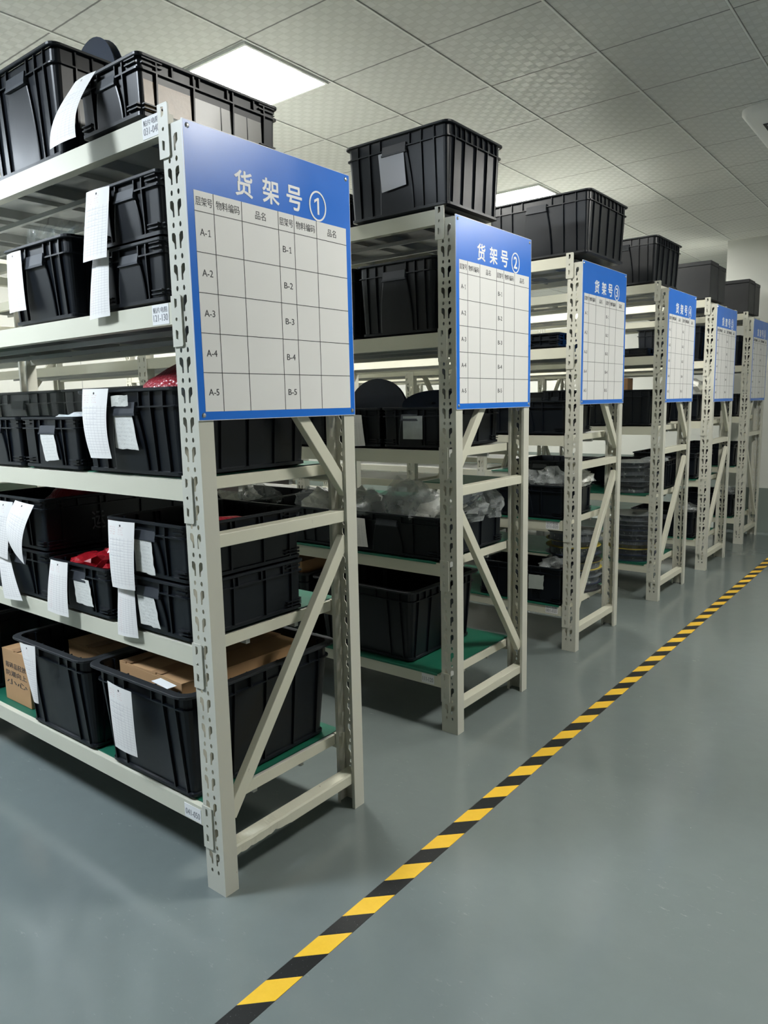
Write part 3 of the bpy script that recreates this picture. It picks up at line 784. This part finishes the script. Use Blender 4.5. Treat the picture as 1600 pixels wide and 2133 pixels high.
# stretch film sheets
def film(p00, p10, p11, p01, label, seed, amp=.008):
    mb = MB(); N = 28; vs = []
    P = [Vector(p) for p in (p00, p10, p11, p01)]; nr = (P[1] - P[0]).cross(P[3] - P[0]).normalized()
    for j in range(N + 1):
        for i in range(N + 1):
            u, v = i / N, j / N; p = P[0] * (1 - u) * (1 - v) + P[1] * u * (1 - v) + P[2] * u * v + P[3] * (1 - u) * v
            vs.append(p + nr * amp * noise.noise(Vector((u * 22 + seed, v * 5, seed))))
    mb.add(vs, [(j * (N + 1) + i, j * (N + 1) + i + 1, (j + 1) * (N + 1) + i + 1, (j + 1) * (N + 1) + i) for j in range(N) for i in range(N)])
    return tag(mb.build('stretch_film', M_FILM, None, True), label, 'film')
film((-1.92, .296, 1.235), (-.592, .296, 1.235), (-.592, .300, 1.420), (-1.92, .300, 1.420), 'wrinkled clear stretch film over the long crate behind, third shelf', 3)
film((-.945, .06, 1.80), (-.70, .06, 1.845), (-.72, .16, 1.93), (-.98, .12, 1.985), 'clear stretch film rising behind the wide crate, second shelf', 5, .014)

# cardboard
def carton(loc, w_, d, h, label, rz=0, seam='y', group=None, flaps=True, tilt=0, text=None):
    t = thing('cardboard_box', label, 'box', loc, rz, group); t.rotation_euler = (tilt, 0, rz)
    MB().box(-w_ / 2, w_ / 2, 0, d, 0, h).build('body', M_CARD, t, bevel=.002)
    f = MB()
    if seam == 'y':
        f.hexa([(-w_ / 2, .0, h), (-.002, .0, h + .001), (-.002, d, h + .001), (-w_ / 2, d, h), (-w_ / 2, 0, h + .003), (-.002, 0, h + .007), (-.002, d, h + .007), (-w_ / 2, d, h + .003)])
        f.hexa([(.002, .0, h + .001), (w_ / 2, 0, h), (w_ / 2, d, h), (.002, d, h + .001), (.002, 0, h + .005), (w_ / 2, 0, h + .003), (w_ / 2, d, h + .003), (.002, d, h + .005)])
        MB().box(-.024, .024, .001, d, h + .0072, h + .0077).build('tape', M_CARD2, t)
    else: f.box(-w_ / 2, w_ / 2, 0, d / 2 - .002, h, h + .004).box(-w_ / 2, w_ / 2, d / 2 + .002, d, h, h + .004)
    f.build('flap', M_CARD, t)
    if text:
        m = MB()
        for s_, zz in text: put_text_front(m, s_, 0, zz, -.0003, .03, w_ * .8, .0005, .022)
        m.build('printed_characters', M_INK, t)
    return t
carton((-.305, .030, .468), .255, .47, .100, 'brown flat cardboard box lying in the near tote of the bottom shelf, right half', math.radians(-2))
carton((-.484, .045, .470), .080, .44, .090, 'narrow brown cardboard box beside the flat one in the near tote', math.radians(-2))
carton((-.80, .10, .455), .30, .46, .075, 'brown cardboard box lying in the second tote of the bottom shelf', math.radians(-3))
carton((-1.24, .045, .243), .20, .16, .200, 'upright brown cardboard box with black characters standing left of the second tote', 0, 'y', None, True, 0, [('易碎品轻放', .145), ('防潮向上', .112), ('小心', .078)])
mm = MB().box(-.045, .045, 0, .03, 0, .0008); o = mm.build('paper_slip', M_LWHITE, None, False, (-.230, -.012, .5685)); o.rotation_euler = (0, 0, math.radians(-6)); tag(o, 'white paper slip lying on the front rim of the near tote, bottom shelf', 'paper')

# shelf mats
def mat_(k, lv, x0, x1, label, y0=-.002, y1=.598):
    r, rx, ry = RACK[k]; mb = MB(); N = 16; vs = []
    z = LV[lv] + .0002; xs = [rx + x0 + (x1 - x0) * i / N for i in range(N + 1)]
    for i, x in enumerate(xs):
        dr = .003 * noise.noise(Vector((x * 9, lv, k)))
        vs += [(x, ry + y0 - .004 + dr * .4, z - .006 + dr * .6), (x, ry + y0 - .003 + dr, z + .0016), (x, ry + y1, z + .0016), (x, ry + y1, z), (x, ry + y0, z)]
    fs = []
    for i in range(N):
        for j in range(4): fs.append((i * 5 + j, (i + 1) * 5 + j, (i + 1) * 5 + j + 1, i * 5 + j + 1))
    mb.add(vs, fs)
    return tag(mb.build('shelf_mat', M_MAT), label, 'mat', 'green shelf mats')
mat_(1, 4, -1.95, -.10, 'green mat under the totes on the bottom shelf of the first rack', .022)
mat_(1, 3, -1.9, -.10, 'green mat under the crates on the fourth shelf of the first rack', .030)
mat_(1, 2, -1.9, -.10, 'green mat under the crates on the third shelf of the first rack', .030)
for k in (2, 3, 4, 5, 6):
    for lv in (3, 4): mat_(k, lv, -1.9, -.095, 'green mat on the %s shelf of the %s rack' % (LVN[lv], ORD[k]))

# ------------------------------------------------------------------ racks 2-6 contents
def gen(k, lv, x0, x1, h, d=.52, dy=-.004, style='low', extra='', z=None, base=0):
    r, rx, ry = RACK[k]
    zz = (LV[lv] + .0035 + base) if z is None else z
    lb = 'black crate, %s shelf of the %s rack%s' % (LVN[lv], ORD[k], extra)
    return crate(rx + x0, rx + x1, ry + dy, zz, h, d, lb, style, 'black crates on the %s rack' % ORD[k])
# rack 2
c2 = gen(2, 0, -.505, -.004, .290, .41, -.030, 'tall', ', at its aisle end with a blank sticker')
panel(c2, 'blank_sticker', [(-.345, 2.292), (-.225, 2.296), (-.213, 2.160), (-.330, 2.150)], simple('blank_sticker', (.42, .42, .46), .3), RACK[2][2] - .030 + .0015, crumple=.0)
gen(2, 0, -1.02, -.58, .160, .5, .05, 'low', ', half hidden behind sign 1')
gen(2, 1, -.490, -.092, .285, .5, .004, 'tall', ', nearest the aisle'); gen(2, 1, -.93, -.50, .285, .5, .004, 'tall', ', second from the aisle')
c23 = gen(2, 2, -.365, -.081, .165, .49, .0, 'low', ', nearest the aisle with a framed sticker')
c23b = gen(2, 2, -.675, -.375, .165, .49, .0, 'low', ', second from the aisle'); gen(2, 2, -1.0, -.69, .165, .49, .0, 'low', ', third from the aisle')
y2 = RACK[2][2]
panel(c23, 'framed_sticker', [(-.268, 1.292), (-.172, 1.292), (-.172, 1.200), (-.268, 1.200)], simple('framed_sticker', (.33, .35, .34), .3, .3, 30), y2 - .0008)
gen(2, 2, -.60, -.30, .15, .10, .495, 'low', ', small one at the back')
card([(-.565, 1.300), (-.475, 1.298), (-.455, 1.170), (-.56, 1.165)], y2 - .012, .004, 'white card on the second crate of the third shelf, second rack')
reel((-.520, y2 + .16, 1.300), .150, .02, (M_DISC, M_TAPEC), 'dark blue reel standing in the crate beside sign 1, third shelf', (PI / 2 - .1, 0, math.radians(8)), None)
reel((-.205, y2 + .13, 1.325), .130, .018, (M_DISC, M_TAPEC), 'tilted blue reel with a label resting on the near crate, second rack', (math.radians(22), math.radians(12), 0), None)
reel((-.235, y2 + .40, 1.290), .130, .02, (M_DISC, M_TAPEC), 'dark reel standing at the back behind the tilted reel, second rack', (PI / 2 - .05, 0, math.radians(-10)), None)
gen(2, 3, -.615, -.081, .178, .53, -.004, 'low', ', nearest the aisle and full of clear bags'); gen(2, 3, -1.20, -.63, .170, .53, .0, 'low', ', second from the aisle')
gen(2, 3, -1.80, -1.22, .170, .53, .0, 'low', ', third from the aisle')
card([(-.575, .862), (-.470, .860), (-.452, .738), (-.56, .736)], y2 - .014, .004, 'white card on the near crate of the fourth shelf, second rack')
for i, (x, dy, z, sx, sy, sz, mt) in enumerate([(-.50, .10, .835, .095, .08, .075, M_BAG), (-.36, .17, .84, .10, .09, .10, M_BAG), (-.24, .09, .835, .075, .07, .085, M_BAG), (-.20, .16, .835, .075, .08, .060, M_BAGW),
        (-.14, .28, .838, .060, .10, .075, M_BAG), (-.34, .36, .84, .13, .10, .050, M_BAGW), (-.13, .43, .835, .055, .07, .085, M_BAG), (-.52, .34, .84, .08, .09, .085, M_BAG)]):
    bag((x, y2 + dy, z), (sx, sy, sz), ['clear bag lying over the front rim at the left of the near crate', 'tall crumpled clear bag in the middle of the near crate', 'clear bag standing by the post in the near crate', 'milky white bag at the front right of the near crate', 'crumpled clear bag behind the post in the near crate', 'flat milky bag at the back of the near crate', 'clear bag seen through the end frame in the near crate', 'clear bag at the back left of the near crate'][i] + ', second rack', 11 + i, mt)
for i, (x, dy) in enumerate(((-.82, .12), (-1.0, .25), (-.76, .32), (-1.3, .15), (-1.55, .22))):
    bag((x, y2 + dy, .82), (.09, .08, .07), 'crumpled bag on the second rack, %s from the aisle, fourth shelf' % ('second', 'fourth', 'first', 'fifth', 'sixth')[i], 31 + i, M_BAG if i % 2 else M_BAGW)
reel((-.26, y2 + .40, .90), .12, .02, (M_DISC, M_TAPEC), 'blue reel leaning on the bags at the back of the fourth shelf, second rack', (math.radians(25), math.radians(-15), 0), None)
gen(2, 4, -.80, -.215, .320, .55, -.006, 'tote', ', large tote nearest the aisle'); gen(2, 4, -1.4, -.83, .320, .55, 0, 'tote', ', large tote second from the aisle')
carton((-1.08, y2 + .06, .50), .30, .3, .10, 'brown paper parcel in the second tote of the bottom shelf, second rack')
# rack 3
y3 = RACK[3][2]
gen(3, 0, -.545, .040, .300, .52, -.006, 'tall', ', big and nearest the aisle', z=2.062)
gen(3, 1, -.55, -.12, .075, .5, 0, 'low', ', shallow tray nearest the aisle')
gen(3, 2, -.60, -.081, .178, .38, 0, 'low', ', nearest the aisle'); gen(3, 2, -.42, -.25, .235, .14, .42, 'low', ', taller one at the back')
gen(3, 3, -.60, -.081, .180, .40, 0, 'low', ', nearest the aisle with bags'); gen(3, 4, -.60, -.081, .200, .27, 0, 'low', ', nearest the aisle with a torn sticker')
c35 = [o for o in COL.objects if o.get('label', '').endswith('third rack, nearest the aisle with a torn sticker')][0]
panel(c35, 'torn_sticker', [(-.315, .395), (-.225, .398), (-.225, .320), (-.315, .315)], simple('pale_sticker', (.40, .44, .41), .4, .2, 20), y3 - .0025, crumple=.002, seed=8)
for i, (x, dy, z, sx, sy, sz, mt) in enumerate([(-.36, .12, .865, .075, .08, .055, M_BAG), (-.24, .13, .865, .080, .08, .065, M_BAG), (-.15, .30, .865, .05, .08, .05, M_BAGW), (-.24, .14, .415, .060, .07, .035, M_BAG), (-.16, .33, .865, .06, .05, .05, M_BAG)]):
    bag((x, y3 + dy, z), (sx, sy, sz), ['clear bag at left in the fourth-shelf crate', 'clear bag at right in the fourth-shelf crate', 'milky bag at the back of the fourth-shelf crate', 'small shiny bag in the bottom-shelf crate', 'clear bag seen through the end frame in the fourth-shelf crate'][i] + ', third rack', 51 + i, mt)
RM = [(M_REELK, M_TAPEC), (M_DISC, M_TAPEC), (M_REELC, M_TAPEC), (M_REELY, M_TAPEC)]
def reel_stack(x, y, z, ths, cols, r, where):
    o_ = ['lowest', 'second', 'third', 'fourth', 'fifth', 'sixth', 'seventh', 'eighth', 'ninth', 'tenth', 'eleventh']
    for i, th in enumerate(ths):
        reel((x + random.uniform(-.008, .008), y + random.uniform(-.008, .008), z), r, th - .001, RM[cols[i]], '%s component reel, %s counting up %s' % (['black', 'blue', 'grey', 'yellow'][cols[i]], o_[i], where), (0, 0, i * .7), 'stacked component reels'); z += th
# reels standing behind the bottom crate of rack 3 (crate is .44 deep)
for o in list(COL.objects):
    pass
y4 = RACK[4][2]
# rack 4
gen(4, 0, -.55, -.075, .290, .52, -.002, 'tall', ', nearest the aisle', z=2.062)
gen(4, 1, -.60, -.12, .05, .5, 0, 'low', ', shallow tray near the aisle')
gen(4, 2, -.60, -.081, .235, .5, 0, 'tall', ', deep one nearest the aisle'); gen(4, 2, -1.2, -.62, .235, .5, 0, 'tall', ', deep one second from the aisle')
reel_stack(-.245, y4 + .19, LV[3] + .003, [.040, .035, .045, .05, .035], [0, 0, 2, 2, 2], .165, 'on the fourth shelf, fourth rack')
reel_stack(-.245, y4 + .19, LV[4] + .003, [.040, .040, .030, .030, .035, .035, .035, .03, .04], [1, 1, 3, 0, 1, 2, 1, 2, 2], .165, 'on the bottom shelf, fourth rack')
gen(4, 3, -.62, -.08, .20, .22, .375, 'low', ', behind the reels'); gen(4, 3, -1.1, -.63, .20, .5, 0, 'low', ', second from the aisle')
bag((-.10, y4 + .16, LV[3] + .21), (.07, .06, .02), 'flat clear bag on top of the fourth-shelf reels, fourth rack', 61)
# rack 3: behind-bottom reels
c35.location.y = y3 - .002
reel_stack(-.245, y3 + .437, LV[4] + .003, [.042, .045, .04, .045, .04, .045, .04, .045], [0, 1, 2, 3, 0, 1, 3, 2], .158, 'behind the bottom crate, third rack')
# racks 5 and 6: closed black cases on top, crates below
def case(k, x0, x1, y0, y1, h, extra):
    r, rx, ry = RACK[k]; t = thing('storage_case', 'smooth black box on top of the %s rack, %s' % (ORD[k], extra), 'box', (rx + (x0 + x1) / 2, ry + y0, 2.0615), 0, 'smooth black boxes on the far racks')
    w_ = (x1 - x0) / 2; d = y1 - y0
    MB().box(-w_, w_, 0, d, 0, h - .03).build('body', M_CASE, t, bevel=.004); MB().box(-w_ - .002, w_ + .002, -.002, d + .002, h - .0295, h).build('lid', M_CASE, t, bevel=.004)
for k, hh in ((5, .275), (6, .285)):
    case(k, -.42, -.055 if k == 5 else -.05, .0, .215, hh, 'nearer of the two side by side'); case(k, -.42, -.055 if k == 5 else -.05, .235, .43, hh - .008, 'farther of the two side by side')
    gen(k, 0, -.95, -.50, .28, .5, 0, 'tall', ', second from the aisle', z=2.062)
for k in (5, 6):
    gen(k, 1, -.60, -.10, .26, .5, .0, 'tall', ', nearest the aisle')
    gen(k, 2, -.60, -.10, .20, .5, 0, 'low', ', nearest the aisle')
    gen(k, 3, -.60, -.10, .20, .5, 0, 'low', ', nearest the aisle'); gen(k, 4, -.60, -.10, .21, .5, 0, 'low', ', nearest the aisle')
y5 = RACK[5][2]
bag((-.16, y5 + .10, LV[2] + .20), (.10, .09, .07), 'milky bag heaped in the third-shelf crate, fifth rack', 71, M_BAGW)
bag((-.18, y5 + .10, LV[4] + .205), (.09, .08, .04), 'clear bag in the bottom-shelf crate, fifth rack', 72)
bag((-.18, RACK[6][2] + .10, LV[4] + .205), (.09, .08, .05), 'clear bag in the bottom-shelf crate, sixth rack', 73)
carton((-.34, y4 + .10, LV[2] + .24), .12, .1, .075, 'grey-brown carton peeking out of the deep crate, fourth rack')
